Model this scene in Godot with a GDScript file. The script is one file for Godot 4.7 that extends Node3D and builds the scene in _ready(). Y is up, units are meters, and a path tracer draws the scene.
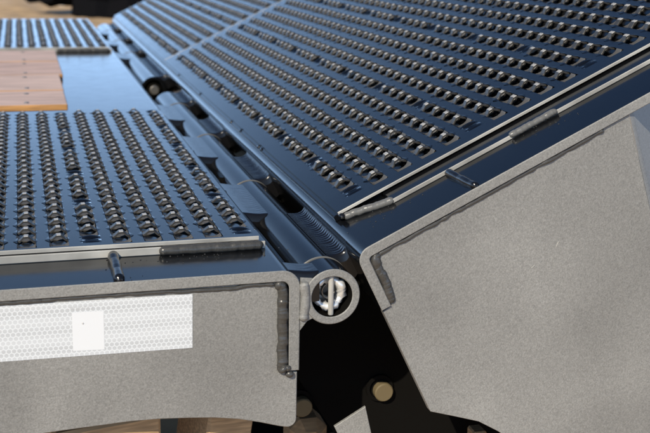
extends Node3D
# Steel trailer deck (left) and loading ramp (right) that meet at a pipe hinge. Lengths in the builders are millimetres.
const MM := 0.001
const TILT := 0.45585                      # the ramp's slope
const RAMP_AT := Vector3(56.8, 12.5, 0.0)  # outer corner of the ramp's fold
const PITCH := 31.8

var mats := {}
var taken := {}
var rng := RandomNumberGenerator.new()
var cam: Camera3D


# ---------------------------------------------------------------- mesh builder
class Geo:
	var s := {}

	func put(k: int, a: Vector3, b: Vector3, c: Vector3, na: Vector3, nb: Vector3, nc: Vector3, ua := Vector2.ZERO, ub := Vector2.ZERO, uc := Vector2.ZERO) -> void:
		if not s.has(k):
			s[k] = [PackedVector3Array(), PackedVector3Array(), PackedVector2Array()]
		if (b - a).cross(c - a).dot(na + nb + nc) > 0.0:   # front faces run clockwise
			var t := b
			b = c
			c = t
			t = nb
			nb = nc
			nc = t
			var u := ub
			ub = uc
			uc = u
		var d: Array = s[k]
		d[0].append_array(PackedVector3Array([a, b, c]))
		d[1].append_array(PackedVector3Array([na, nb, nc]))
		d[2].append_array(PackedVector2Array([ua, ub, uc]))

	func flat(k: int, a: Vector3, b: Vector3, c: Vector3, d: Vector3, out: Vector3) -> void:
		var n := (b - a).cross(d - a)
		if n.length() < 1e-9:
			n = (c - b).cross(d - b)
		n = n.normalized()
		if n.dot(out) < 0.0:
			n = -n
		put(k, a, b, c, n, n, n)
		put(k, a, c, d, n, n, n)

	func soft(k: int, a: Vector3, b: Vector3, c: Vector3, d: Vector3, na: Vector3, nb: Vector3, nc: Vector3, nd: Vector3) -> void:
		put(k, a, b, c, na, nb, nc)
		put(k, a, c, d, na, nc, nd)

	func mesh(materials: Array) -> ArrayMesh:
		var m := ArrayMesh.new()
		var keys := s.keys()
		keys.sort()
		for k in keys:
			var arr := []
			arr.resize(Mesh.ARRAY_MAX)
			var v: PackedVector3Array = s[k][0]
			var w := PackedVector3Array()
			w.resize(v.size())
			for i in v.size():
				w[i] = v[i] * 0.001
			arr[Mesh.ARRAY_VERTEX] = w
			arr[Mesh.ARRAY_NORMAL] = s[k][1]
			arr[Mesh.ARRAY_TEX_UV] = s[k][2]
			m.add_surface_from_arrays(Mesh.PRIMITIVE_TRIANGLES, arr)
			m.surface_set_material(m.get_surface_count() - 1, materials[k])
		return m


# A closed outline drawn out along z with chamfered rims: caps in surface kc, sides in surface ks, rims in surface kr.
func extrude(g: Geo, poly: PackedVector2Array, z0: float, z1: float, kc: int, ks: int, bevel := 0.6, kr := -1) -> void:
	if Geometry2D.is_polygon_clockwise(poly):
		poly.reverse()
	if Geometry2D.is_polygon_clockwise(poly) == Geometry2D.is_polygon_clockwise(PackedVector2Array([Vector2(0, 0), Vector2(1, 0), Vector2(0, 1)])):
		pass
	var area := 0.0
	for i in poly.size():
		area += poly[i].cross(poly[(i + 1) % poly.size()])
	if area < 0:
		poly.reverse()
	if kr < 0:
		kr = kc
	var n := poly.size()
	var en := []
	for i in n:
		var d: Vector2 = (poly[(i + 1) % n] - poly[i]).normalized()
		en.append(Vector2(d.y, -d.x))
	var inner := PackedVector2Array()
	for i in n:
		var a: Vector2 = en[(i + n - 1) % n]
		var b: Vector2 = en[i]
		var m := (a + b).normalized()
		inner.append(poly[i] - m * bevel / maxf(0.35, m.dot(a)))
	var tri := Geometry2D.triangulate_polygon(inner)
	for t in range(0, tri.size(), 3):
		var p := []
		for k in 3:
			p.append(inner[tri[t + k]])
		g.put(kc, Vector3(p[0].x, p[0].y, z0), Vector3(p[1].x, p[1].y, z0), Vector3(p[2].x, p[2].y, z0), Vector3(0, 0, 1), Vector3(0, 0, 1), Vector3(0, 0, 1))
		g.put(kc, Vector3(p[0].x, p[0].y, z1), Vector3(p[1].x, p[1].y, z1), Vector3(p[2].x, p[2].y, z1), Vector3(0, 0, -1), Vector3(0, 0, -1), Vector3(0, 0, -1))
	for i in n:
		var j := (i + 1) % n
		var e: Vector2 = en[i]
		var na: Vector2 = e
		var nb: Vector2 = e
		var before: Vector2 = en[(i + n - 1) % n]
		var after: Vector2 = en[j]
		if e.dot(before) > 0.8:
			na = (e + before).normalized()
		if e.dot(after) > 0.8:
			nb = (e + after).normalized()
		var a3 := Vector3(na.x, na.y, 0)
		var b3 := Vector3(nb.x, nb.y, 0)
		var p0 := poly[i]
		var p1 := poly[j]
		var f := z0 - bevel
		var b := z1 + bevel
		g.soft(ks, Vector3(p0.x, p0.y, f), Vector3(p1.x, p1.y, f), Vector3(p1.x, p1.y, b), Vector3(p0.x, p0.y, b), a3, b3, b3, a3)
		if bevel > 0.0:
			var q0 := inner[i]
			var q1 := inner[j]
			var fa := (a3 + Vector3(0, 0, 1)).normalized()
			var fb := (b3 + Vector3(0, 0, 1)).normalized()
			g.soft(kr, Vector3(p0.x, p0.y, f), Vector3(p1.x, p1.y, f), Vector3(q1.x, q1.y, z0), Vector3(q0.x, q0.y, z0), fa, fb, fb, fa)
			fa = (a3 - Vector3(0, 0, 1)).normalized()
			fb = (b3 - Vector3(0, 0, 1)).normalized()
			g.soft(kr, Vector3(p0.x, p0.y, b), Vector3(p1.x, p1.y, b), Vector3(q1.x, q1.y, z1), Vector3(q0.x, q0.y, z1), fa, fb, fb, fa)


# A box with chamfered edges: its faces across z in surface kc, the others in ks.
func box(g: Geo, lo: Vector3, hi: Vector3, c := 0.8, kc := 0, ks := 0) -> void:
	extrude(g, PackedVector2Array([Vector2(lo.x + c, lo.y), Vector2(hi.x - c, lo.y), Vector2(hi.x, lo.y + c), Vector2(hi.x, hi.y - c),
		Vector2(hi.x - c, hi.y), Vector2(lo.x + c, hi.y), Vector2(lo.x, hi.y - c), Vector2(lo.x, lo.y + c)]), hi.z, lo.z, kc, ks, c)


# A round bar along a path with its own radius at every point.
func sweep(g: Geo, k: int, pts: PackedVector3Array, radii: PackedFloat32Array, seg := 10, lumpy := 0.0, squash := Vector3.ONE, shut := false) -> void:
	var n := pts.size()
	var rings := []
	var norms := []
	var up := Vector3.UP
	for i in n:
		var prev := pts[(i + n - 1) % n] if shut else pts[maxi(i - 1, 0)]
		var next := pts[(i + 1) % n] if shut else pts[mini(i + 1, n - 1)]
		var d := (next - prev).normalized()
		if absf(up.dot(d)) > 0.95:
			up = Vector3(0.3, 0.1, 1).normalized() if absf(d.z) < 0.8 else Vector3.RIGHT
		var x := up.cross(d).normalized()
		up = d.cross(x).normalized()
		var ring := PackedVector3Array()
		var nr := PackedVector3Array()
		for q in seg:
			var t := TAU * q / seg
			var o := x * cos(t) + up * sin(t)
			var r := radii[i] * (1.0 + lumpy * rng.randf_range(-1, 1))
			ring.append(pts[i] + o * r * squash)
			nr.append(o)
		rings.append(ring)
		norms.append(nr)
	var last := n if shut else n - 1
	for i in last:
		var j := (i + 1) % n
		var slope := 0.0
		if not shut:
			slope = (radii[i] - radii[j]) / maxf(0.01, pts[i].distance_to(pts[j]))
		var d := (pts[j] - pts[i]).normalized() * slope
		for q in seg:
			var w := (q + 1) % seg
			g.soft(k, rings[i][q], rings[i][w], rings[j][w], rings[j][q], (norms[i][q] + d).normalized(), (norms[i][w] + d).normalized(), (norms[j][w] + d).normalized(), (norms[j][q] + d).normalized())
	if not shut:
		for e in [[0, 1], [n - 1, n - 2]]:
			var a: int = e[0]
			var o := (pts[a] - pts[e[1]]).normalized()
			for q in seg:
				g.put(k, pts[a], rings[a][q], rings[a][(q + 1) % seg], o, o, o)


# A weld bead along a path: faint ripples across it, rounded ends, a wandering line.
func bead(g: Geo, k: int, path: Array, r: float, ripple := 5.0, depth := 0.03, wander := 0.1, squash := Vector3.ONE) -> void:
	var curve := Curve3D.new()
	curve.bake_interval = 0.5
	for i in path.size():
		var tangent: Vector3 = (path[mini(i + 1, path.size() - 1)] - path[maxi(i - 1, 0)]) * 0.16
		curve.add_point(path[i], -tangent, tangent)
	var length := curve.get_baked_length()
	var cap := minf(r * 1.15, length * 0.45)
	var along := PackedFloat32Array()
	for i in 7:
		along.append(cap * (1.0 - cos(PI / 2 * i / 7.0)))
	var n := maxi(2, int((length - 2 * cap) / minf(ripple * 0.34, 9.0)))
	for i in n + 1:
		along.append(cap + (length - 2 * cap) * i / n)
	for i in 7:
		along.append(length - cap * (1.0 - cos(PI / 2 * (6 - i) / 7.0)))
	var pts := PackedVector3Array()
	var rad := PackedFloat32Array()
	var a := rng.randf() * 9.0
	var noise := FastNoiseLite.new()
	noise.seed = rng.randi() % 1000
	noise.frequency = 0.35 / r
	for t in along:
		var close := minf(t, length - t)
		var u := clampf(close / cap, 0.0, 1.0)
		var round_off := maxf(sqrt(maxf(1.0 - (1.0 - u) * (1.0 - u), 0.0)), 0.05)
		var off := Vector3(noise.get_noise_2d(t, 0), noise.get_noise_2d(t, 80), noise.get_noise_2d(t, 160)) * r * wander * 2.0
		pts.append(curve.sample_baked(t) + off)
		rad.append(r * round_off * (1.0 + depth * cos((t + a) / ripple * TAU) + 0.22 * wander * 5.0 * noise.get_noise_2d(t, 240)))
	sweep(g, k, pts, rad, 14, 0.006, squash)


# A body of revolution about an axis along z: profile of (radius, z, surface), closed.
func turned(g: Geo, at: Vector2, profile: Array, seg := 40) -> void:
	var n := profile.size()
	for i in n:
		var p: Vector3 = profile[i]
		var q: Vector3 = profile[(i + 1) % n]
		var dr := q.x - p.x
		var dz := q.y - p.y
		if absf(dr) + absf(dz) < 1e-6:
			continue
		var nn := Vector2(-dz, dr).normalized()   # (radial, z), outwards for profiles that run clockwise
		for s in seg:
			var t0 := TAU * s / seg
			var t1 := TAU * (s + 1) / seg
			var c0 := Vector2(cos(t0), sin(t0))
			var c1 := Vector2(cos(t1), sin(t1))
			var n0 := Vector3(c0.x * nn.x, c0.y * nn.x, nn.y)
			var n1 := Vector3(c1.x * nn.x, c1.y * nn.x, nn.y)
			g.soft(int(p.z), Vector3(at.x + c0.x * p.x, at.y + c0.y * p.x, p.y), Vector3(at.x + c1.x * p.x, at.y + c1.y * p.x, p.y),
				Vector3(at.x + c1.x * q.x, at.y + c1.y * q.x, q.y), Vector3(at.x + c0.x * q.x, at.y + c0.y * q.x, q.y), n0, n1, n1, n0)


# ---------------------------------------------------------------- objects
func numbered(called: String, parent: Node) -> String:
	var key := str(parent.get_instance_id()) + called
	taken[key] = taken.get(key, -1) + 1
	return called if taken[key] == 0 else "%s_%03d" % [called, taken[key]]


func part(called: String, g: Geo, materials: Array, parent: Node = self) -> MeshInstance3D:
	var o := MeshInstance3D.new()
	o.name = numbered(called, parent)
	o.mesh = g.mesh(materials)
	parent.add_child(o, true)
	return o


func thing(called: String, label: String, category: String, at := Vector3.ZERO, group := "") -> Node3D:
	var o := Node3D.new()
	o.name = numbered(called, self)
	o.position = at * MM
	add_child(o, true)
	tag(o, label, category, group)
	return o


func tag(o: Node, label: String, category: String, group := "") -> void:
	o.set_meta("label", label)
	o.set_meta("category", category)
	if group:
		o.set_meta("group", group)


# ---------------------------------------------------------------- textures and materials
func grain_image(size: int, low: float, high: float, seed_: int, coarse: float, octaves := 3) -> ImageTexture:
	var noise := FastNoiseLite.new()
	noise.seed = seed_
	noise.frequency = coarse
	noise.fractal_octaves = octaves
	var broad := noise.get_seamless_image(size, size)
	var r := RandomNumberGenerator.new()
	r.seed = seed_
	var data := PackedByteArray()
	data.resize(size * size)
	var b := broad.get_data()
	var raw := PackedFloat32Array()
	raw.resize(size * size)
	for i in size * size:
		raw[i] = r.randf()
	for i in size * size:
		var x := i % size
		var y := i / size
		var fine := raw[i] * 0.5 + (raw[y * size + (x + 1) % size] + raw[((y + 1) % size) * size + x]) * 0.25
		var wide := float(b[i]) / 255.0
		data[i] = int(clampf(lerpf(low, high, fine * 0.85 + wide * 0.15), 0, 1) * 255)
	return ImageTexture.create_from_image(Image.create_from_data(size, size, false, Image.FORMAT_L8, data))


func noise_image(size: int, seed_: int, freq: float, low: float, high: float, octaves := 4) -> ImageTexture:
	var noise := FastNoiseLite.new()
	noise.seed = seed_
	noise.frequency = freq
	noise.fractal_octaves = octaves
	var im := noise.get_seamless_image(size, size)
	var b := im.get_data()
	for i in b.size():
		b[i] = int(clampf(lerpf(low, high, float(b[i]) / 255.0), 0, 1) * 255)
	return ImageTexture.create_from_image(Image.create_from_data(size, size, false, Image.FORMAT_L8, b))


func lin(r: float, g: float, b: float) -> Color:
	return Color(r, g, b).linear_to_srgb()


func mat(called: String, c: Color, rough: float, metal := 0.0) -> StandardMaterial3D:
	var m := StandardMaterial3D.new()
	m.resource_name = called
	m.albedo_color = c
	m.roughness = rough
	m.metallic = metal
	mats[called] = m
	return m


func triplanar(m: StandardMaterial3D, tile: Vector3) -> void:
	m.uv1_triplanar = true
	m.uv1_scale = Vector3(1.0 / tile.x, 1.0 / tile.y, 1.0 / tile.z)


func make_materials() -> void:
	var fine := grain_image(512, 0.7, 1.0, 11, 0.006, 2)
	var wavy := noise_image(512, 5, 0.006, 0.0, 1.0, 2)
	var smears := noise_image(512, 8, 0.012, 0.65, 1.0, 5)
	var m := mat("grey_paint", lin(0.435, 0.427, 0.396), 0.58, 0.12)       # coarse silver-grey paint with flake
	m.albedo_texture = fine
	triplanar(m, Vector3(0.34, 0.34, 0.34))
	m.heightmap_enabled = true
	m.heightmap_texture = fine
	m.heightmap_scale = 0.03
	m.detail_enabled = true                                        # broad, soft differences in the coat
	m.detail_blend_mode = BaseMaterial3D.BLEND_MODE_MUL
	m.detail_albedo = noise_image(256, 77, 0.007, 0.86, 1.0, 2)
	m.detail_uv_layer = BaseMaterial3D.DETAIL_UV_2
	m.uv2_triplanar = true
	m.uv2_scale = Vector3(1.7, 1.7, 1.7)
	m = mat("black_gloss", lin(0.005, 0.0053, 0.006), 0.17)        # wet-looking black paint on the faces that look up
	m.roughness_texture = smears
	m.heightmap_enabled = true
	m.heightmap_texture = wavy
	m.heightmap_scale = 0.003
	triplanar(m, Vector3(0.31, 0.31, 0.31))
	m = mat("weld_black", lin(0.008, 0.008, 0.009), 0.22)
	m = mat("weld_grey", lin(0.085, 0.082, 0.075), 0.33)
	m.albedo_texture = fine
	triplanar(m, Vector3(0.3, 0.3, 0.3))
	m = mat("worn_crest", lin(0.42, 0.4, 0.365), 0.4, 0.1)
	m = mat("worn_dip", lin(0.1, 0.092, 0.08), 0.5)
	m = mat("edge_paint", lin(0.56, 0.54, 0.49), 0.45)
	m.albedo_texture = smears
	triplanar(m, Vector3(0.6, 0.6, 0.6))
	m = mat("worn_steel", lin(0.062, 0.057, 0.05), 0.42, 0.1)
	m.albedo_texture = noise_image(256, 21, 0.03, 0.65, 1.0)
	triplanar(m, Vector3(0.09, 0.09, 0.09))
	m = mat("black_matt", lin(0.008, 0.0074, 0.0066), 0.85)  # matt black, deepened to carry the shade under the deck
	m.metallic_specular = 0.03
	m = mat("weld_pale", lin(0.14, 0.137, 0.128), 0.32)
	m = mat("zinc", lin(0.85, 0.84, 0.8), 0.35, 0.5)
	m = mat("pin_steel", lin(0.3, 0.28, 0.25), 0.4, 0.8)
	m = mat("tan_cap", lin(0.15, 0.115, 0.058), 0.7)
	m = mat("tape_label", lin(0.74, 0.755, 0.76), 0.45)
	m = mat("tape_ink", lin(0.55, 0.55, 0.54), 0.6)
	m = mat("tape", Color(0.965, 0.98, 0.985), 0.35)
	m.albedo_texture = honeycomb()
	var grain := noise_image(512, 31, 0.02, 0.72, 1.0, 5)
	for k in 3:
		m = mat("plank_%d" % k, [lin(0.8, 0.59, 0.51), lin(0.86, 0.64, 0.55), lin(0.77, 0.55, 0.47)][k], 0.85)
		m.albedo_texture = grain
		triplanar(m, Vector3(1.9, 0.16, 0.16))
		m.uv1_offset = Vector3(0.3 * k, 0.2 * k, 0.41 * k)
	m = mat("plank_edge", lin(0.72, 0.37, 0.13), 0.55)
	m.albedo_texture = grain
	triplanar(m, Vector3(0.8, 0.05, 0.05))
	m = mat("timber", lin(0.6, 0.39, 0.2), 0.9)
	m.albedo_texture = grain
	triplanar(m, Vector3(0.6, 0.05, 0.05))
	m = mat("sand", lin(0.68, 0.46, 0.25), 0.95)
	m.albedo_texture = noise_image(512, 44, 0.015, 0.72, 1.0, 6)
	triplanar(m, Vector3(2.3, 2.3, 2.3))
	m = mat("tarp", lin(0.006, 0.006, 0.007), 0.8)
	m.metallic_specular = 0.1
	m = mat("pale_stone", lin(0.62, 0.6, 0.57), 0.8)


# The prismatic tape: small six-sided cells, whiter joints, stronger in three bands.
func honeycomb() -> ImageTexture:
	var w := 800
	var h := 160
	var im := Image.create(w, h, false, Image.FORMAT_L8)
	var cell := Vector2(13.8, 23.9)
	for y in h:
		var v := float(y) / h
		var band := 0.6 + 0.4 * maxf(maxf(exp(-pow((v - 0.16) / 0.09, 2)), exp(-pow((v - 0.5) / 0.1, 2)) * 0.8), exp(-pow((v - 0.85) / 0.09, 2)))
		for x in w:
			var p := Vector2(x, y)
			var a := Vector2(fposmod(p.x, cell.x) - cell.x / 2, fposmod(p.y, cell.y) - cell.y / 2)
			var b := Vector2(fposmod(p.x + cell.x / 2, cell.x) - cell.x / 2, fposmod(p.y + cell.y / 2, cell.y) - cell.y / 2)
			var q := a if a.length_squared() < b.length_squared() else b
			var edge := maxf(absf(q.x), absf(q.x) * 0.5 + absf(q.y) * 0.866) / (cell.x / 2)
			var inside := smoothstep(0.98, 0.7, edge)
			im.set_pixel(x, y, Color.from_hsv(0, 0, 0.92 - 0.15 * inside * band))
	return ImageTexture.create_from_image(im)


# ---------------------------------------------------------------- grip panels
var tooth_meshes := []


# One pair of strips lanced from the plate: the rear one arches up, the front one dips.
func make_teeth() -> void:
	for variant in 4:
		var g := Geo.new()
		var rise := 5.3 + rng.randf_range(-0.6, 0.6)
		var lean := rng.randf_range(-0.7, 0.7)
		var up := [Vector2(-9.5, 0.0), Vector2(-6.4, 1.7), Vector2(-2.3 + lean, rise), Vector2(2.1 + lean, rise + rng.randf_range(-0.4, 0.4)), Vector2(6.4, 1.7), Vector2(9.5, 0.0)]
		strip(g, up, -3.4, 4.6, 2.4, 2)
		var down := [Vector2(-9.5, 0.0), Vector2(-6.2, -2.6), Vector2(-2.5, -3.6), Vector2(2.5, -3.6), Vector2(6.2, -2.6), Vector2(9.5, 0.0)]
		strip(g, down, 10.4, 21.4, 3.0, 3)
		for s in [-1.0, 1.0]:      # the plate is drawn up beside the arch
			var p := Vector3(s * 14.0, 0.06, 1.0)
			var a := Vector3(s * 9.3, 0.06, -11.0)
			var b := Vector3(s * 9.3, 1.1, 2.5)
			var c := Vector3(s * 9.3, 0.9, 5.5)
			var d := Vector3(s * 9.3, 0.06, 10.5)
			var up3 := Vector3.UP
			for t in [[a, b], [b, c], [c, d]]:
				var n: Vector3 = (t[1] - p).cross(t[0] - p).normalized()
				if n.y < 0:
					n = -n
				g.put(1, p, t[0], t[1], up3, (n + up3).normalized(), (n + up3).normalized())
		tooth_meshes.append(g.mesh([mats.worn_steel, mats.black_gloss, mats.worn_crest, mats.worn_dip]))


func strip(g: Geo, line: Array, z0: float, z1: float, thick: float, crest: int) -> void:
	for i in line.size() - 1:
		var a: Vector2 = line[i]
		var b: Vector2 = line[i + 1]
		var n := Vector3(-(b - a).y, (b - a).x, 0).normalized()
		var t := Vector2(0, -thick)
		var e := 0.5
		g.flat(crest if i == 2 or crest == 3 else 0, Vector3(a.x, a.y, z0), Vector3(b.x, b.y, z0), Vector3(b.x, b.y, z1 - e), Vector3(a.x, a.y, z1 - e), n)
		g.flat(crest if i == 2 or crest == 3 else 0, Vector3(a.x, a.y, z1 - e), Vector3(b.x, b.y, z1 - e), Vector3(b.x, b.y - e, z1), Vector3(a.x, a.y - e, z1), n + Vector3(0, 0, 1))
		g.flat(0, Vector3(a.x, a.y - e, z1), Vector3(b.x, b.y - e, z1), Vector3(b.x, b.y + t.y, z1), Vector3(a.x, a.y + t.y, z1), Vector3(0, 0, 1))
		g.flat(0, Vector3(a.x, a.y + t.y, z0), Vector3(b.x, b.y + t.y, z0), Vector3(b.x, b.y + t.y, z1), Vector3(a.x, a.y + t.y, z1), -n)
		g.flat(0, Vector3(a.x, a.y, z0), Vector3(b.x, b.y, z0), Vector3(b.x, b.y + t.y, z0), Vector3(a.x, a.y + t.y, z0), Vector3(0, 0, -1))


# A plate whose rows of slots are filled by teeth. lo and hi are its sides across, z0 its near and z1 its far edge.
func grip_panel(parent: Node3D, lo: float, hi: float, top: float, z0: float, z1: float, rows: Array, first: float, pitch: float, skip: int, teeth: Array) -> MeshInstance3D:
	var thick := 4.2 if parent.name == "trailer_deck" else 3.3
	var g := Geo.new()
	var half := 9.7
	var count := int((first - z1 - 30.0) / pitch) + 1
	var cuts := []                        # per row the slots [near, far]
	var dimples := []
	rows.sort()
	for r in rows:
		var idx := roundi(absf(r - rows[0] if rows[0] > 0 else r - rows[-1]) / PITCH)
		var slots := []
		var open := NAN
		for k in count:
			var z := first - k * pitch
			if idx % 5 == 0 and (k + skip) % 5 == 0:
				if not is_nan(open):
					slots.append([open, z + pitch - 5.3])
					open = NAN
				dimples.append(Vector3(r, top, z))
				continue
			if is_nan(open):
				open = z + 26.8
			teeth.append([Vector3(r, top, z), parent])
		if not is_nan(open):
			slots.append([open, first - (count - 1) * pitch - 5.3])
		cuts.append(slots)
	var x := lo
	for i in rows.size() + 1:
		var a: float = (rows[i - 1] + half) if i > 0 else lo
		var b: float = (rows[i] - half) if i < rows.size() else hi
		for y in [top, top - thick]:
			g.flat(0, Vector3(a, y, z0), Vector3(b, y, z0), Vector3(b, y, z1), Vector3(a, y, z1), Vector3(0, 1 if y == top else -1, 0))
	for i in rows.size():
		var a: float = rows[i] - half
		var b: float = rows[i] + half
		var z := z0
		for s in cuts[i] + [[z1, z1]]:
			for y in [top, top - thick]:
				g.flat(0, Vector3(a, y, z), Vector3(b, y, z), Vector3(b, y, s[0]), Vector3(a, y, s[0]), Vector3(0, 1 if y == top else -1, 0))
			if s[0] != s[1]:
				var n: float = s[0]
				var f: float = s[1]
				g.flat(0, Vector3(a, top, n), Vector3(a, top, f), Vector3(a, top - thick, f), Vector3(a, top - thick, n), Vector3(1, 0, 0))
				g.flat(0, Vector3(b, top, n), Vector3(b, top, f), Vector3(b, top - thick, f), Vector3(b, top - thick, n), Vector3(-1, 0, 0))
				g.flat(0, Vector3(a, top, n), Vector3(b, top, n), Vector3(b, top - thick, n), Vector3(a, top - thick, n), Vector3(0, 0, -1))
				g.flat(1, Vector3(a, top, f), Vector3(b, top, f), Vector3(b, top - thick, f), Vector3(a, top - thick, f), Vector3(0, 0, 1))
			z = s[1]
	# outer edges, with a narrow pale chamfer on the near one
	g.flat(1, Vector3(lo, top - 0.02, z0), Vector3(hi, top - 0.02, z0), Vector3(hi, top - 0.8, z0 + 0.7), Vector3(lo, top - 0.8, z0 + 0.7), Vector3(0, 1, 1))
	g.flat(1, Vector3(lo, top - 0.8, z0 + 0.7), Vector3(hi, top - 0.8, z0 + 0.7), Vector3(hi, top - thick, z0 + 0.7), Vector3(lo, top - thick, z0 + 0.7), Vector3(0, 0, 1))
	g.flat(0, Vector3(lo, top, z1), Vector3(hi, top, z1), Vector3(hi, top - thick, z1), Vector3(lo, top - thick, z1), Vector3(0, 0, -1))
	g.flat(0, Vector3(lo, top, z0), Vector3(lo, top, z1), Vector3(lo, top - thick, z1), Vector3(lo, top - thick, z0), Vector3(-1, 0, 0))
	g.flat(0, Vector3(hi, top, z0), Vector3(hi, top, z1), Vector3(hi, top - thick, z1), Vector3(hi, top - thick, z0), Vector3(1, 0, 0))
	for d in dimples:                     # where a tooth was left half pressed
		var n := 8
		for q in 2:
			var mid: float = d.z + (0.0 if q == 0 else 15.0)
			var hgt := 2.2 if q == 0 else 1.2
			for k in n:
				var u0 := -1.0 + 2.0 * k / n
				var u1 := -1.0 + 2.0 * (k + 1) / n
				var y0: float = d.y + 0.05 + hgt * (1 - u0 * u0)
				var y1: float = d.y + 0.05 + hgt * (1 - u1 * u1)
				var a0 := Vector3(d.x + u0 * 11, d.y + 0.05, mid - 6.5)
				var a1 := Vector3(d.x + u1 * 11, d.y + 0.05, mid - 6.5)
				var b0 := Vector3(d.x + u0 * 11, y0, mid - 1)
				var b1 := Vector3(d.x + u1 * 11, y1, mid - 1)
				var c0 := Vector3(d.x + u0 * 11, y0 - 0.3, mid + 2)
				var c1 := Vector3(d.x + u1 * 11, y1 - 0.3, mid + 2)
				var e0 := Vector3(d.x + u0 * 11, d.y + 0.05, mid + 5)
				var e1 := Vector3(d.x + u1 * 11, d.y + 0.05, mid + 5)
				g.flat(0, a0, a1, b1, b0, Vector3.UP)
				g.flat(0, b0, b1, c1, c0, Vector3.UP)
				g.flat(0, c0, c1, e1, e0, Vector3.UP)
	return part("grip_panel", g, [mats.black_gloss, mats.edge_paint], parent)


# The 300 teeth of a thing that show largest are parts; the rest go into one mass.
func place_teeth(root: Node3D, panels: Array) -> void:
	var all := []
	var view := cam.transform.affine_inverse()
	for p in panels:
		for t in p[1]:
			var at: Vector3 = root.transform * (t[0] * MM)
			var c := view * at
			var size := 1.0 / -c.z
			var f := 1.6432
			if absf(c.x / c.z) * 1043.1 > 335.0 or absf(c.y / c.z) * 1043.1 > 227.0:
				size *= 0.01
			all.append([size, t[0], p[0]])
	all.sort_custom(func(a, b): return a[0] > b[0])
	var rest := []
	for i in all.size():
		var tilt := Basis(Vector3.UP, rng.randf_range(-0.05, 0.05)) * Basis(Vector3.BACK, rng.randf_range(-0.05, 0.05))
		tilt = tilt.scaled(Vector3(rng.randf_range(0.97, 1.03), rng.randf_range(0.88, 1.1), rng.randf_range(0.96, 1.02)))
		var t := Transform3D(tilt, all[i][1] * MM)
		if i < 300:
			var o := MeshInstance3D.new()
			o.name = numbered("grip_tooth", all[i][2])
			o.mesh = tooth_meshes[rng.randi() % tooth_meshes.size()]
			o.transform = t
			all[i][2].add_child(o, true)
		else:
			rest.append(t)
	var mm := MultiMesh.new()
	mm.transform_format = MultiMesh.TRANSFORM_3D
	mm.mesh = tooth_meshes[0]
	mm.instance_count = rest.size()
	for i in rest.size():
		mm.set_instance_transform(i, rest[i])
	var many := MultiMeshInstance3D.new()
	many.name = "grip_teeth"
	many.multimesh = mm
	many.set_meta("kind", "stuff")
	root.add_child(many, true)


# ---------------------------------------------------------------- shared pieces
func arc(c: Vector2, r: float, from: float, to: float, n: int) -> PackedVector2Array:
	var out := PackedVector2Array()
	for i in n + 1:
		var t := lerpf(from, to, float(i) / n)
		out.append(c + Vector2(cos(t), sin(t)) * r)
	return out


func pipe(parent: Node3D, at: Vector2, r: float, inner: float, z0: float, z1: float, rim: String) -> MeshInstance3D:
	var g := Geo.new()
	var c := 1.0
	turned(g, at, [Vector3(r, z1 + c, 0), Vector3(r, z0 - c, 1), Vector3(r - c, z0, 1), Vector3(inner + c, z0, 1), Vector3(inner, z0 - c, 2), Vector3(inner, z1 + c, 0), Vector3(inner + c, z1, 0), Vector3(r - c, z1, 0)], 56)
	return part("hinge_knuckle", g, [mats.black_gloss, mats[rim], mats.black_matt], parent)


func weld(parent: Node, from: Vector3, to: Vector3, r: float, m: String, ripple := 5.0, depth := 0.03, squash := Vector3.ONE) -> MeshInstance3D:
	var g := Geo.new()
	bead(g, 0, [from, to], r, ripple, depth, 0.1, squash)
	return part("weld_bead", g, [mats[m]], parent)


# A fillet in the crevice beside a knuckle: a strip with this cross-section, faintly rippled along z, closed at its ends.
func fillet(parent: Node, section: Array, z0: float, z1: float, amp: float, ripple: float) -> void:
	var g := Geo.new()
	var curve := Curve2D.new()
	for i in section.size():
		var t: Vector2 = (section[mini(i + 1, section.size() - 1)] - section[maxi(i - 1, 0)]) * 0.18
		curve.add_point(section[i], -t, t)
	var across := 10
	var n := maxi(4, int((z0 - z1) / (ripple / 5.0)))
	var noise := FastNoiseLite.new()
	noise.seed = rng.randi() % 1000
	noise.frequency = 0.05
	var at := func(i: int, k: int) -> Vector3:
		var u := float(k) / across
		var p := curve.sample_baked(curve.get_baked_length() * u)
		var z := lerpf(z0, z1, float(i) / n)
		var bow := sin(PI * u)
		var edge := clampf(minf(z0 - z, z - z1) / 5.0, 0.0, 1.0)
		var y := bow * amp * (cos((z + 4.0 * (u - 0.5) * (u - 0.5) * ripple) / ripple * TAU) + 1.6 * noise.get_noise_2d(z, u * 20.0)) - 9.0 * (1.0 - sqrt(1.0 - (1.0 - edge) * (1.0 - edge)))
		return Vector3(p.x, p.y + y, z)
	var grid := []
	for i in n + 1:
		var row := PackedVector3Array()
		for k in across + 1:
			row.append(at.call(i, k))
		grid.append(row)
	var normal := func(i: int, k: int) -> Vector3:
		var e: Vector3 = grid[i][mini(k + 1, across)] - grid[i][maxi(k - 1, 0)]
		var f: Vector3 = grid[mini(i + 1, n)][k] - grid[maxi(i - 1, 0)][k]
		var o := e.cross(f).normalized()
		return o if o.y > 0 else -o
	for i in n:
		for k in across:
			g.soft(0, grid[i][k], grid[i][k + 1], grid[i + 1][k + 1], grid[i + 1][k], normal.call(i, k), normal.call(i, k + 1), normal.call(i + 1, k + 1), normal.call(i + 1, k))
	var d := Vector3(0, -22, 0)
	for i in [0, n]:
		for k in across:
			g.flat(0, grid[i][k], grid[i][k + 1], grid[i][k + 1] + d, grid[i][k] + d, Vector3(0, 0, 1 if i == 0 else -1))
	part("weld_bead", g, [mats.weld_black], parent)


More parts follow.
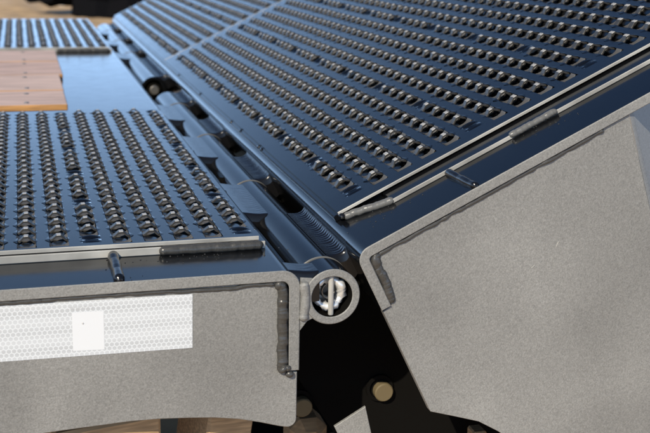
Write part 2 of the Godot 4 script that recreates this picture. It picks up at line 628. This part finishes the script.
# Weld spatter: drops too small to count, strewn about a line.
func spatter(parent: Node, from: Vector3, to: Vector3, count: int, spread: Vector3, material: String) -> void:
	var g := Geo.new()
	for i in count:
		var p := from.lerp(to, rng.randf()) + Vector3(rng.randfn(), rng.randfn(), rng.randfn()) * spread
		var r := rng.randf_range(0.3, 0.85)
		lump(g, p, Vector3(r, r * 0.7, r), i, 0.1, 4, 6)
	part("weld_spatter", g, [mats[material]], parent).set_meta("kind", "stuff")


# ---------------------------------------------------------------- the deck
func build_deck() -> void:
	var d := thing("trailer_deck", "flat black steel trailer deck at left with punched grip panels, planks and white reflective tape", "trailer")
	var L := -1400.0
	# folded top sheet
	var g := Geo.new()
	var p := PackedVector2Array([Vector2(L, -11.5), Vector2(L, 0)])
	p.append_array(arc(Vector2(-19, -19), 19, PI / 2, 0, 10))
	p.append_array(PackedVector2Array([Vector2(0, -108.5), Vector2(-11, -108.5)]))
	p.append_array(arc(Vector2(-19, -19), 7.5, 0, PI / 2, 6))
	extrude(g, p, 0, -2990, 1, 0, 0.9)
	part("deck_sheet", g, [mats.black_gloss, mats.grey_paint], d)
	# side plate under the fold
	g = Geo.new()
	p = PackedVector2Array([Vector2(L, -12.2), Vector2(-22, -12.2), Vector2(-14.5, -15), Vector2(-12, -21), Vector2(-12, -109.5), Vector2(-1.2, -112)])
	p.append_array(arc(Vector2(-10.2, -164), 9, 0, -PI / 2 - 0.25, 6))
	p.append_array(PackedVector2Array([Vector2(-20, -170.8), Vector2(-40, -164.3), Vector2(-62, -158.2), Vector2(-88, -153.6), Vector2(-113, -151), Vector2(-145, -148.6), Vector2(-173, -148), Vector2(-240, -150.4), Vector2(-320, -154), Vector2(L, -160)]))
	extrude(g, p, -3.6, -15, 0, 0, 0.8)
	part("side_plate", g, [mats.grey_paint], d)
	g = Geo.new()
	var line := [Vector3(L, -13.4, -3.6)]
	for i in 24:
		line.append(Vector3(-330 + i * 13.2, -13.4 - 0.9 * rng.randf() - (1.6 if i > 15 and i < 21 else 0.0), -3.6 + rng.randf_range(-0.5, 0.3)))
	bead(g, 0, line, 2.3, 18.0, 0.05, 0.22)
	part("weld_bead", g, [mats.weld_grey], d)
	# bead down the inside of the fold
	g = Geo.new()
	bead(g, 0, [Vector3(-26, -15.5, -2.6), Vector3(-19.5, -17, -2.4), Vector3(-17.4, -24, -2.4), Vector3(-17.8, -45, -2.4), Vector3(-17.0, -70, -2.4), Vector3(-17.2, -95, -2.4), Vector3(-16.6, -111, -2.4)], 5.5, 4.0, 0.02, 0.13, Vector3(1.05, 1, 0.5))
	bead(g, 0, [Vector3(-19, -103, -1.8), Vector3(-15, -109, -1.8)], 5.6, 20.0, 0.0, 0.1)
	bead(g, 0, [Vector3(-12.5, -102, -1.2), Vector3(-11.5, -108, -1.2)], 3.9, 20.0, 0.0, 0.1)
	bead(g, 0, [Vector3(-14, -112, -1.8), Vector3(-6, -112.5, -1.8)], 4.0, 20.0, 0.0, 0.1)
	part("weld_bead", g, [mats.weld_grey], d)
	# reflective tape
	g = Geo.new()
	var tl := Vector3(-420, -15.4, -3.1)
	var tr := Vector3(-108.4, -18.5, -3.1)
	var br := Vector3(-109.1, -74.8, -3.1)
	var bl := Vector3(-420, -70.4, -3.1)
	var n := Vector3(0, 0, 1)
	g.put(0, tl, tr, br, n, n, n, Vector2(0, 0), Vector2(1.12, 0), Vector2(1.12, 1))
	g.put(0, tl, br, bl, n, n, n, Vector2(0, 0), Vector2(1.12, 1), Vector2(0, 1))
	for e in [[tl, tr], [tr, br], [br, bl], [bl, tl]]:
		var dz := Vector3(0, 0, -0.6)
		g.flat(1, e[0], e[1], e[1] + dz, e[0] + dz, (e[0] + e[1]) * 0.5 - Vector3(-264, -45, 0))
	var tape := part("reflective_tape", g, [mats.tape, mats.tape_label], d)
	g = Geo.new()
	g.flat(0, Vector3(-224, -28.2, -2.95), Vector3(-194.3, -28.9, -2.95), Vector3(-194.7, -68.6, -2.95), Vector3(-224.4, -67.4, -2.95), n)
	part("tape_patch", g, [mats.tape_label], tape)
	var tm := TextMesh.new()
	var font := SystemFont.new()
	font.font_names = PackedStringArray(["Droid Sans"])
	tm.font = font
	tm.text = "© DOT-C2"
	tm.font_size = 16
	tm.pixel_size = 0.0003
	tm.depth = 0.00005
	tm.material = mats.tape_ink
	var txt := MeshInstance3D.new()
	txt.name = "tape_print"
	txt.mesh = tm
	txt.position = Vector3(-0.2145, -0.0245, -0.00295)
	txt.rotation.z = -0.02
	tape.add_child(txt, true)
	g = Geo.new()
	bead(g, 0, [Vector3(-214.9, -39.2, -2.9), Vector3(-213.3, -40.8, -2.9)], 0.9, 5.0, 0.0, 0.0, Vector3(1, 1, 0.2))
	part("tape_speck", g, [mats.tape_ink], tape)
	# spacer bars and panels: near and far
	var teeth_near := []
	var teeth_far := []
	var rows := []
	for i in 42:
		rows.append(-39.5 - PITCH * i)
	for q in [[-79.0, -938.0, -84.0, -930.0], [-1996.0, -2972.0, -2002.0, -2966.0]]:
		g = Geo.new()
		box(g, Vector3(L, 0.03, q[0] - 46), Vector3(-18, 8.3, q[0]), 0.8, 1, 0)
		part("spacer_bar", g, [mats.black_gloss, mats.edge_paint], d)
		g = Geo.new()
		box(g, Vector3(-62, 0.03, q[1] + 46), Vector3(-19, 8.3, q[0] - 46), 0.8, 1, 0)
		part("spacer_bar", g, [mats.black_gloss, mats.edge_paint], d)
		g = Geo.new()
		box(g, Vector3(L, 0.03, q[1]), Vector3(-18, 8.3, q[1] + 46), 0.8, 1, 0)
		part("spacer_bar", g, [mats.black_gloss, mats.edge_paint], d)
	var near := grip_panel(d, L, -24.5, 13, -84, -934, rows.duplicate(), -115, 31.5, 0, teeth_near)
	var far := grip_panel(d, L, -24.5, 13, -2001, -2968, rows.duplicate(), -2036, 31.5, 2, teeth_far)
	place_teeth(d, [[near, teeth_near], [far, teeth_far]])
	weld(d, Vector3(-131, 4.6, -78.5), Vector3(-21, 4.4, -78.5), 5.2, "weld_grey", 9.0, 0.015)
	weld(d, Vector3(-178.5, 3.0, -84), Vector3(-177.8, 0.8, -1.5), 5.4, "weld_black", 26.0, 0.02)
	weld(d, Vector3(-168, 3.5, -1998), Vector3(-22, 3.5, -1998), 6.0, "weld_grey", 12.0, 0.03)
	spatter(d, Vector3(-150, 0.2, -62), Vector3(-25, 0.2, -66), 30, Vector3(14, 0, 7), "weld_grey")
	spatter(d, Vector3(-178, 0.2, -70), Vector3(-178, 0.2, -5), 12, Vector3(11, 0, 6), "weld_black")
	for z in [-300.0, -560.0, -840.0]:
		weld(d, Vector3(-19, 2.5, z), Vector3(-17.5, 2.5, z - 26), 3.6, "weld_black", 5.0)
	# planks across the middle of the deck
	var zs := [-1012.0, -1198.0, -1441.0, -1690.0, -1936.0]
	for i in 4:
		g = Geo.new()
		var y := 12.0 + rng.randf_range(-0.5, 0.5)
		box(g, Vector3(L, 0.03, zs[i + 1] + 3.5), Vector3(-181 + rng.randf_range(-2, 2) + (8.0 if i > 1 else 0.0), y, zs[i] - 1), 1.4, 1, 0)
		var pl := part("plank", g, [mats["plank_%d" % (i % 3)], mats.plank_edge], d)
		for z in [zs[i] - 28.0, zs[i + 1] + 45.0]:
			for x in [-254.0, -720.0, -1180.0]:
				g = Geo.new()
				turned(g, Vector2.ZERO, [Vector3(0.01, 2.4, 0), Vector3(3.6, 2.0, 0), Vector3(5.2, 0, 0), Vector3(0.01, 0, 0)], 16)
				var sc := part("screw", g, [mats.pin_steel], pl)
				sc.rotation.x = -PI / 2
				sc.position = Vector3(x + rng.randf_range(-3, 3), y - 0.3, z) * MM
	# hinge knuckles welded to the deck's edge
	for q in [[0.0, -40.0], [-229.5, -399.0], [-566.0, -744.0], [-896.0, -1079.0], [-1851.0, -1999.0], [-2201.0, -2349.0], [-2551.0, -2699.0]]:
		var k := pipe(d, Vector2(33.7, -31.6), 29.6, 21.6, q[0], q[1], "grey_paint" if q[0] == 0.0 else "black_gloss")
		fillet(k, [Vector2(-11, -1.7), Vector2(0, -3.4), Vector2(10, -4.6), Vector2(20.5, -4.6)], q[0] - 2.0, q[1] + 2.0, 0.07, 9.0)
	g = Geo.new()
	extrude(g, PackedVector2Array([Vector2(0.3, -9), Vector2(17, -11), Vector2(7, -31), Vector2(15, -53), Vector2(8, -56), Vector2(0.3, -66)]), -1.2, -38, 0, 0, 0.5)
	bead(g, 0, [Vector3(4.0, -13, -1.4), Vector3(5.2, -34, -1.0), Vector3(3.4, -56, -1.6)], 5.4, 30.0, 0.02, 0.25, Vector3(1, 1, 0.7))
	part("hinge_lug", g, [mats.grey_paint], d)
	# frame under the deck, with plates added for its sun patch and shade
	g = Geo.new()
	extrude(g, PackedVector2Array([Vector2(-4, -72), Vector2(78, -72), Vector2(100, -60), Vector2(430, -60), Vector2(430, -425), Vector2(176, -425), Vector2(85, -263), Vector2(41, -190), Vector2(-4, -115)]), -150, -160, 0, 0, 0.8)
	part("frame_web", g, [mats.black_matt], d)  # its near-black colour stands for the deep shade behind the hinge
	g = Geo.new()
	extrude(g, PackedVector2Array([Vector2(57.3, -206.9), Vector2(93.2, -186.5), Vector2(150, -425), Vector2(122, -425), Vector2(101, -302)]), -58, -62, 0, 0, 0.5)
	part("sun_patch_plate", g, [mats.grey_paint], d)  # added plate, cut to the outline of the sun patch
	for q in [Vector2(145, -212), Vector2(43, -221)]:
		g = Geo.new()
		turned(g, q, [Vector3(0.01, -140, 0), Vector3(10.5, -140, 0), Vector3(11.8, -141.5, 0), Vector3(11.8, -150, 0), Vector3(0.01, -150, 0)], 28)
		turned(g, q + Vector2(-4, 4), [Vector3(13, -146, 1), Vector3(17, -146, 1), Vector3(17, -150, 1), Vector3(13, -150, 1)], 28)
		part("pin_cap", g, [mats.tan_cap, mats.black_matt], d)
	g = Geo.new()
	box(g, Vector3(-30, -428, -470), Vector3(480, -12, -462), 1.0)
	part("added_shade_sheet", g, [mats.black_matt], d)  # added dark sheet in place of the shade under the deck
	for z in [-500.0, -1200.0, -2000.0, -2800.0]:
		g = Geo.new()
		box(g, Vector3(L, -150, z - 60), Vector3(-40, -11.8, z), 1.5)
		part("cross_beam", g, [mats.black_matt], d)


# ---------------------------------------------------------------- the ramp, in its own tilted axes
func build_ramp() -> void:
	var r := thing("loading_ramp", "tilted black steel loading ramp at right with punched grip panels and grey side plate", "ramp", RAMP_AT)
	r.rotation.z = TILT
	var R := 1150.0
	var g := Geo.new()
	var p := PackedVector2Array([Vector2(R, -11.5), Vector2(R, 0)])
	p.append_array(arc(Vector2(15, -15), 15, PI / 2, PI, 10))
	p.append_array(PackedVector2Array([Vector2(0, -71), Vector2(11, -71)]))
	p.append_array(arc(Vector2(15, -15), 4, PI, PI / 2, 5))
	extrude(g, p, 0, -2930, 1, 0, 0.9)
	part("ramp_sheet", g, [mats.black_gloss, mats.grey_paint], r)
	# side plate, bent back along a crease
	g = Geo.new()
	p = PackedVector2Array([Vector2(15, -12.2), Vector2(330, -12.2), Vector2(318.7, -112), Vector2(268, -520), Vector2(200, -455), Vector2(130, -395), Vector2(90, -335), Vector2(72, -298), Vector2(60.8, -274), Vector2(45, -249.5), Vector2(22.3, -227.5), Vector2(1.2, -207.5), Vector2(1.2, -74), Vector2(12, -71.8), Vector2(12, -15)])
	extrude(g, p, -3.6, -15, 0, 0, 0.5)
	var z0 := -3.8
	var turn := tan(0.8)
	var c := [Vector2(330, -12.2), Vector2(318.7, -112), Vector2(268, -520)]
	var far_n := Vector3(sin(0.8), -0.03, cos(0.8)).normalized()
	var mid_n := Vector3(sin(0.4), -0.015, cos(0.4)).normalized()
	for i in 2:
		var a: Vector2 = c[i]
		var b: Vector2 = c[i + 1]
		var a0 := Vector3(a.x, a.y, z0)
		var b0 := Vector3(b.x, b.y, z0)
		var a1 := Vector3(a.x + 7, a.y, z0 - 3.0)
		var b1 := Vector3(b.x + 7, b.y, z0 - 3.0)
		var a2 := Vector3(R, a.y, z0 - 3.0 - (R - a.x - 7) * turn)
		var b2 := Vector3(R, b.y, z0 - 3.0 - (R - b.x - 7) * turn)
		g.soft(0, a0, b0, b1, a1, mid_n, mid_n, far_n, far_n)
		g.soft(0, a1, b1, b2, a2, far_n, far_n, far_n, far_n)
	part("side_plate", g, [mats.grey_paint], r)
	g = Geo.new()
	var line := []
	for i in 22:
		line.append(Vector3(18 + i * 13.3, -13.2 - 1.2 * rng.randf(), -3.6 + rng.randf_range(-0.6, 0.3)))
	bead(g, 0, line, 2.5, 18.0, 0.05, 0.24)
	part("weld_bead", g, [mats.weld_grey], r)
	for m in [[Vector3(166.5, -115, -3.3), Vector3(172, -113.5, -3.3)], [Vector3(201.5, -107, -3.3), Vector3(206, -103, -3.3)]]:
		g = Geo.new()
		bead(g, 0, m, 0.4, 5.0, 0.0, 0.2)
		part("paint_scratch", g, [mats.edge_paint], r)
	g = Geo.new()
	bead(g, 0, [Vector3(24, -14.5, -2.6), Vector3(17.5, -16, -2.3), Vector3(15.2, -24, -2.2), Vector3(16.4, -42, -2.2), Vector3(15.0, -58, -2.2), Vector3(14.6, -70, -2.2)], 4.7, 4.0, 0.02, 0.16, Vector3(1.05, 1, 0.5))
	part("weld_bead", g, [mats.weld_grey], r)
	# spacer bars and panels
	g = Geo.new()
	box(g, Vector3(27, 0.03, -118), Vector3(71.9, 5.0, -104), 0.7, 0, 0)
	box(g, Vector3(72, 0.03, -118), Vector3(R, 5.0, -70.5), 0.7, 1, 0)
	part("spacer_bar", g, [mats.black_gloss, mats.edge_paint], r)
	g = Geo.new()
	box(g, Vector3(11.5, 0.03, -2900), Vector3(26.8, 7.4, -103), 0.8, 0, 0)
	part("spacer_bar", g, [mats.black_gloss, mats.edge_paint], r)
	g = Geo.new()
	box(g, Vector3(27, 0.03, -1560), Vector3(R, 7.4, -1510), 0.8, 1, 0)
	part("spacer_bar", g, [mats.black_gloss, mats.edge_paint], r)
	var rows := []
	for i in 34:
		rows.append(48.3 + PITCH * i)
	var teeth_near := []
	var teeth_far := []
	var near := grip_panel(r, 17, R, 11, -99.5, -1532, rows.duplicate(), -147, 32.3, 0, teeth_near)
	var far := grip_panel(r, 17, R, 11, -1538, -2900, rows.duplicate(), -1573, 32.3, 1, teeth_far)
	place_teeth(r, [[near, teeth_near], [far, teeth_far]])
	weld(r, Vector3(20, 3.6, -99), Vector3(75, 2.8, -72), 4.2, "weld_pale", 7.0, 0.035)
	weld(r, Vector3(19, 6, -92), Vector3(19, 5, -108), 3.4, "weld_black", 6.0, 0.06)
	weld(r, Vector3(222, 4.4, -71), Vector3(284, 4.4, -71), 3.8, "weld_pale", 7.0, 0.035)
	weld(r, Vector3(141.4, 2.0, -72), Vector3(144.3, 0.6, -1.0), 4.6, "weld_black", 24.0, 0.02)
	spatter(r, Vector3(20, 0.2, -62), Vector3(80, 0.2, -52), 20, Vector3(16, 0, 9), "weld_grey")
	spatter(r, Vector3(220, 0.2, -60), Vector3(290, 0.2, -56), 20, Vector3(12, 0, 8), "weld_grey")
	for z in [-470.0, -490.0, -620.0, -700.0, -1010.0, -1290.0]:
		weld(r, Vector3(13.5, 6.6, z), Vector3(14.5, 6.6, z - 12), 2.6, "weld_black", 5.0)
	# hinge knuckles welded to the ramp's folded edge
	for q in [[-41.5, -228.0], [-400.5, -564.5], [-745.5, -894.5], [-1080.5, -1230.0], [-1470.0, -1850.0], [-2000.5, -2199.5], [-2350.5, -2549.5], [-2700.5, -2925.0]]:
		var k := pipe(r, Vector2(-40.2, -28.4), 29.7, 21.8, q[0], q[1], "black_gloss" if q[0] == -1470.0 else "weld_pale")  # rims paler than the pipe, with the sun glints put into their colour
		fillet(k, [Vector2(-21, -5.0), Vector2(-13, -9.6), Vector2(-5, -11.6), Vector2(1, -9.0), Vector2(4.6, -3.6)], q[0] - 3.0, q[1] + 3.0, 0.4, 7.0)
		g = Geo.new()
		box(g, Vector3(-20, -58, q[1] + 10), Vector3(-0.4, -34, q[0] - 10), 1.5)
		part("hinge_lug", g, [mats.black_matt], k)


# ---------------------------------------------------------------- what sits in the hinge
func build_pins() -> void:
	var c := Vector2(33.7, -31.6)
	var t := thing("hinge_pin", "hinge pin with bright ragged ring and upright cross pin inside the near open pipe end", "hinge pin")
	var g := Geo.new()
	turned(g, c, [Vector3(0.01, -34, 0), Vector3(7, -34, 0), Vector3(8, -26, 1), Vector3(14.5, -26, 1), Vector3(15.5, -27, 0), Vector3(15.5, -1235, 0), Vector3(0.01, -1235, 0)], 32)
	part("rod", g, [mats.pin_steel, mats.zinc], t)
	g = Geo.new()
	var pts := PackedVector3Array()
	var rad := PackedFloat32Array()
	for i in 44:
		var a := TAU * i / 44.0
		pts.append(Vector3(c.x - 0.8 + cos(a) * 14.6, c.y + 1 + sin(a) * 14.6, -13 + 1.6 * sin(a * 3.0) + rng.randf_range(-0.6, 0.6)))
		rad.append(5.0 + rng.randf_range(-1.3, 1.0) - (1.4 if cos(a) < -0.3 else 0.0))
	sweep(g, 0, pts, rad, 9, 0.28, Vector3.ONE, true)
	part("ring", g, [mats.zinc], t)
	g = Geo.new()
	pts = PackedVector3Array()
	rad = PackedFloat32Array()
	for i in 70:
		var a := TAU * i / 20.0
		pts.append(Vector3(c.x + 2 + cos(a) * (8.6 - i * 0.02), c.y + 1 + sin(a) * (8.6 - i * 0.02), -15 - i * 0.11))
		rad.append(0.75)
	sweep(g, 0, pts, rad, 6)
	part("spring_coil", g, [mats.pin_steel], t)
	g = Geo.new()
	sweep(g, 0, PackedVector3Array([Vector3(c.x + 0.6, c.y - 21.4, -6.5), Vector3(c.x + 0.6, c.y - 20.8, -6.5), Vector3(c.x + 0.2, c.y + 20.8, -6.5), Vector3(c.x + 0.2, c.y + 21.4, -6.5)]), PackedFloat32Array([2.4, 2.9, 2.9, 2.4]), 16)
	part("cross_pin", g, [mats.edge_paint], t)
	t = thing("hinge_pin", "far hinge pin with a bright end, inside the pipe across the gap in the hinge", "hinge pin")
	g = Geo.new()
	turned(g, c, [Vector3(0.01, -1462, 1), Vector3(9, -1462, 1), Vector3(11, -1464, 1), Vector3(11, -1470, 0), Vector3(16, -1470, 0), Vector3(16, -2920, 0), Vector3(0.01, -2920, 0)], 28)
	part("rod", g, [mats.black_matt, mats.pin_steel], t)


# ---------------------------------------------------------------- the ground and what lies on it
func build_surroundings() -> void:
	var noise := FastNoiseLite.new()
	noise.seed = 3
	noise.frequency = 0.0011
	noise.fractal_octaves = 4
	var g := Geo.new()
	var steps := PackedFloat32Array()
	for i in range(-40, 41):
		steps.append(signf(i) * (absf(i) * 90.0 + pow(absf(i), 3.4) * 0.55))
	var high := func(x: float, z: float) -> float: return -432.0 + noise.get_noise_2d(x, z) * 45.0 * (0.25 + minf(1.0, (absf(x) + absf(z)) / 6000.0))
	for i in 80:
		for j in 80:
			var q := []
			var n := []
			for k in [[i, j], [i + 1, j], [i + 1, j + 1], [i, j + 1]]:
				var x: float = steps[k[0]]
				var z: float = steps[k[1]] - 1500.0
				q.append(Vector3(x, high.call(x, z), z))
				n.append(Vector3(high.call(x - 30, z) - high.call(x + 30, z), 60.0, high.call(x, z - 30) - high.call(x, z + 30)).normalized())
			g.soft(0, q[0], q[1], q[2], q[3], n[0], n[1], n[2], n[3])
	var o := part("sand_ground", g, [mats.sand])
	o.set_meta("kind", "structure")
	# timbers under the deck
	var spots := [
		["brown timber block lying under the deck side plate, leftmost of the two under it", Vector3(-200, -430, -66), 0.2, Vector3(110, 271, 84), 3.0],
		["brown timber block leaning under the deck side plate, right of another block", Vector3(-108, -430, -72), 0.35, Vector3(58, 268, 66), 3.0],
		["orange brown timber end in the dark gap below the hinge pipe", Vector3(66, -430, -215), 0.0, Vector3(48, 166, 60), 13.0],
		["thin orange brown timber post below the ramp side plate", Vector3(259, -430, -115), 0.0, Vector3(17, 170, 22), 2.0]]
	for s in spots:
		g = Geo.new()
		var h: Vector3 = s[3] * Vector3(0.5, 1, 0.5)
		box(g, Vector3(-h.x, 0, -h.z), Vector3(h.x, h.y, h.z), s[4])
		o = part("timber_block", g, [mats.timber])
		o.position = s[1] * MM
		o.rotation.y = s[2]
		o.rotation.z = -0.16 if s[0].contains("leaning") else 0.0
		tag(o, s[0], "timber", "timbers under the trailer")
	# far off, out of focus
	g = Geo.new()
	lump(g, Vector3(690, 0, 0), Vector3(480, 420, 420), 7, 0.22)
	lump(g, Vector3(160, 330, -60), Vector3(420, 250, 300), 9, 0.2)
	o = part("black_bundle", g, [mats.tarp])
	o.position = Vector3(0, -430, -9300) * MM
	tag(o, "blurred black bundle lying on the sand beyond the far corner of the ramp", "bundle")
	g = Geo.new()
	lump(g, Vector3.ZERO, Vector3(130, 160, 110), 15, 0.15)
	o = part("pale_stone", g, [mats.pale_stone])
	o.position = Vector3(260, -430, -10600) * MM
	tag(o, "blurred pale stone on the sand left of the black bundle", "stone")


func lump(g: Geo, at: Vector3, size: Vector3, seed_: int, rough: float, rings := 14, seg := 24) -> void:
	var noise := FastNoiseLite.new()
	noise.seed = seed_
	noise.frequency = 0.9
	var p := func(i: int, j: int) -> Vector3:
		var a := PI * i / rings
		var b := TAU * (j % seg) / seg
		var d := Vector3(sin(a) * cos(b), cos(a), sin(a) * sin(b))
		var f := 1.0 + rough * 1.6 * noise.get_noise_3d(d.x * 2, d.y * 2, d.z * 2)
		var s := Vector3(signf(d.x) * pow(absf(d.x), 0.7), signf(d.y) * pow(absf(d.y), 0.7), signf(d.z) * pow(absf(d.z), 0.7))
		return at + s * size * f
	for i in rings:
		for j in seg:
			var a: Vector3 = p.call(i, j)
			var b: Vector3 = p.call(i + 1, j)
			var c: Vector3 = p.call(i + 1, j + 1)
			var d: Vector3 = p.call(i, j + 1)
			g.flat(0, a, b, c, d, (a + c) * 0.5 - at)


func _ready() -> void:
	rng.seed = 20
	cam = Camera3D.new()
	cam.name = "camera"
	cam.transform = Transform3D(Basis(Vector3(0.96126638, 0.02061109, 0.27484927), Vector3(0.05240445, 0.9653421, -0.25567245), Vector3(-0.27059326, 0.26017266, 0.9268708)).orthonormalized(), Vector3(-0.25614, 0.32324, 0.95989))
	cam.fov = 23.45
	cam.near = 0.05
	cam.far = 400.0
	var lens := CameraAttributesPhysical.new()
	lens.frustum_focal_length = 57.82
	lens.frustum_focus_distance = 1.12
	lens.frustum_near = 0.05
	lens.frustum_far = 400.0
	lens.exposure_aperture = 10.0
	cam.attributes = lens
	add_child(cam)
	cam.current = true
	var env := Environment.new()
	env.background_mode = Environment.BG_SKY
	var sky := Sky.new()
	var sm := ProceduralSkyMaterial.new()
	sm.sky_top_color = Color(0.09, 0.17, 0.275)
	sm.sky_horizon_color = Color(0.65, 0.785, 0.94)
	sm.sky_curve = 0.11
	sm.ground_bottom_color = Color(0.35, 0.29, 0.2)
	sm.ground_horizon_color = Color(0.6, 0.55, 0.45)
	sm.sky_energy_multiplier = 1.95
	sm.sun_angle_max = 12.0
	sky.sky_material = sm
	env.sky = sky
	env.tonemap_mode = Environment.TONE_MAPPER_LINEAR
	env.tonemap_exposure = 0.9
	env.sdfgi_enabled = true
	env.ssao_enabled = true
	env.ssil_enabled = true
	var we := WorldEnvironment.new()
	we.name = "world"
	we.environment = env
	add_child(we)
	var sun := DirectionalLight3D.new()
	sun.name = "sun"
	sun.light_color = Color(1.0, 0.96, 0.885)
	sun.light_energy = 1.6
	sun.light_angular_distance = 0.5
	sun.shadow_enabled = true
	add_child(sun)
	sun.look_at_from_position(Vector3(-0.5, 0.6, 0.62), Vector3.ZERO)
	make_materials()
	make_teeth()
	build_deck()
	build_ramp()
	build_pins()
	build_surroundings()
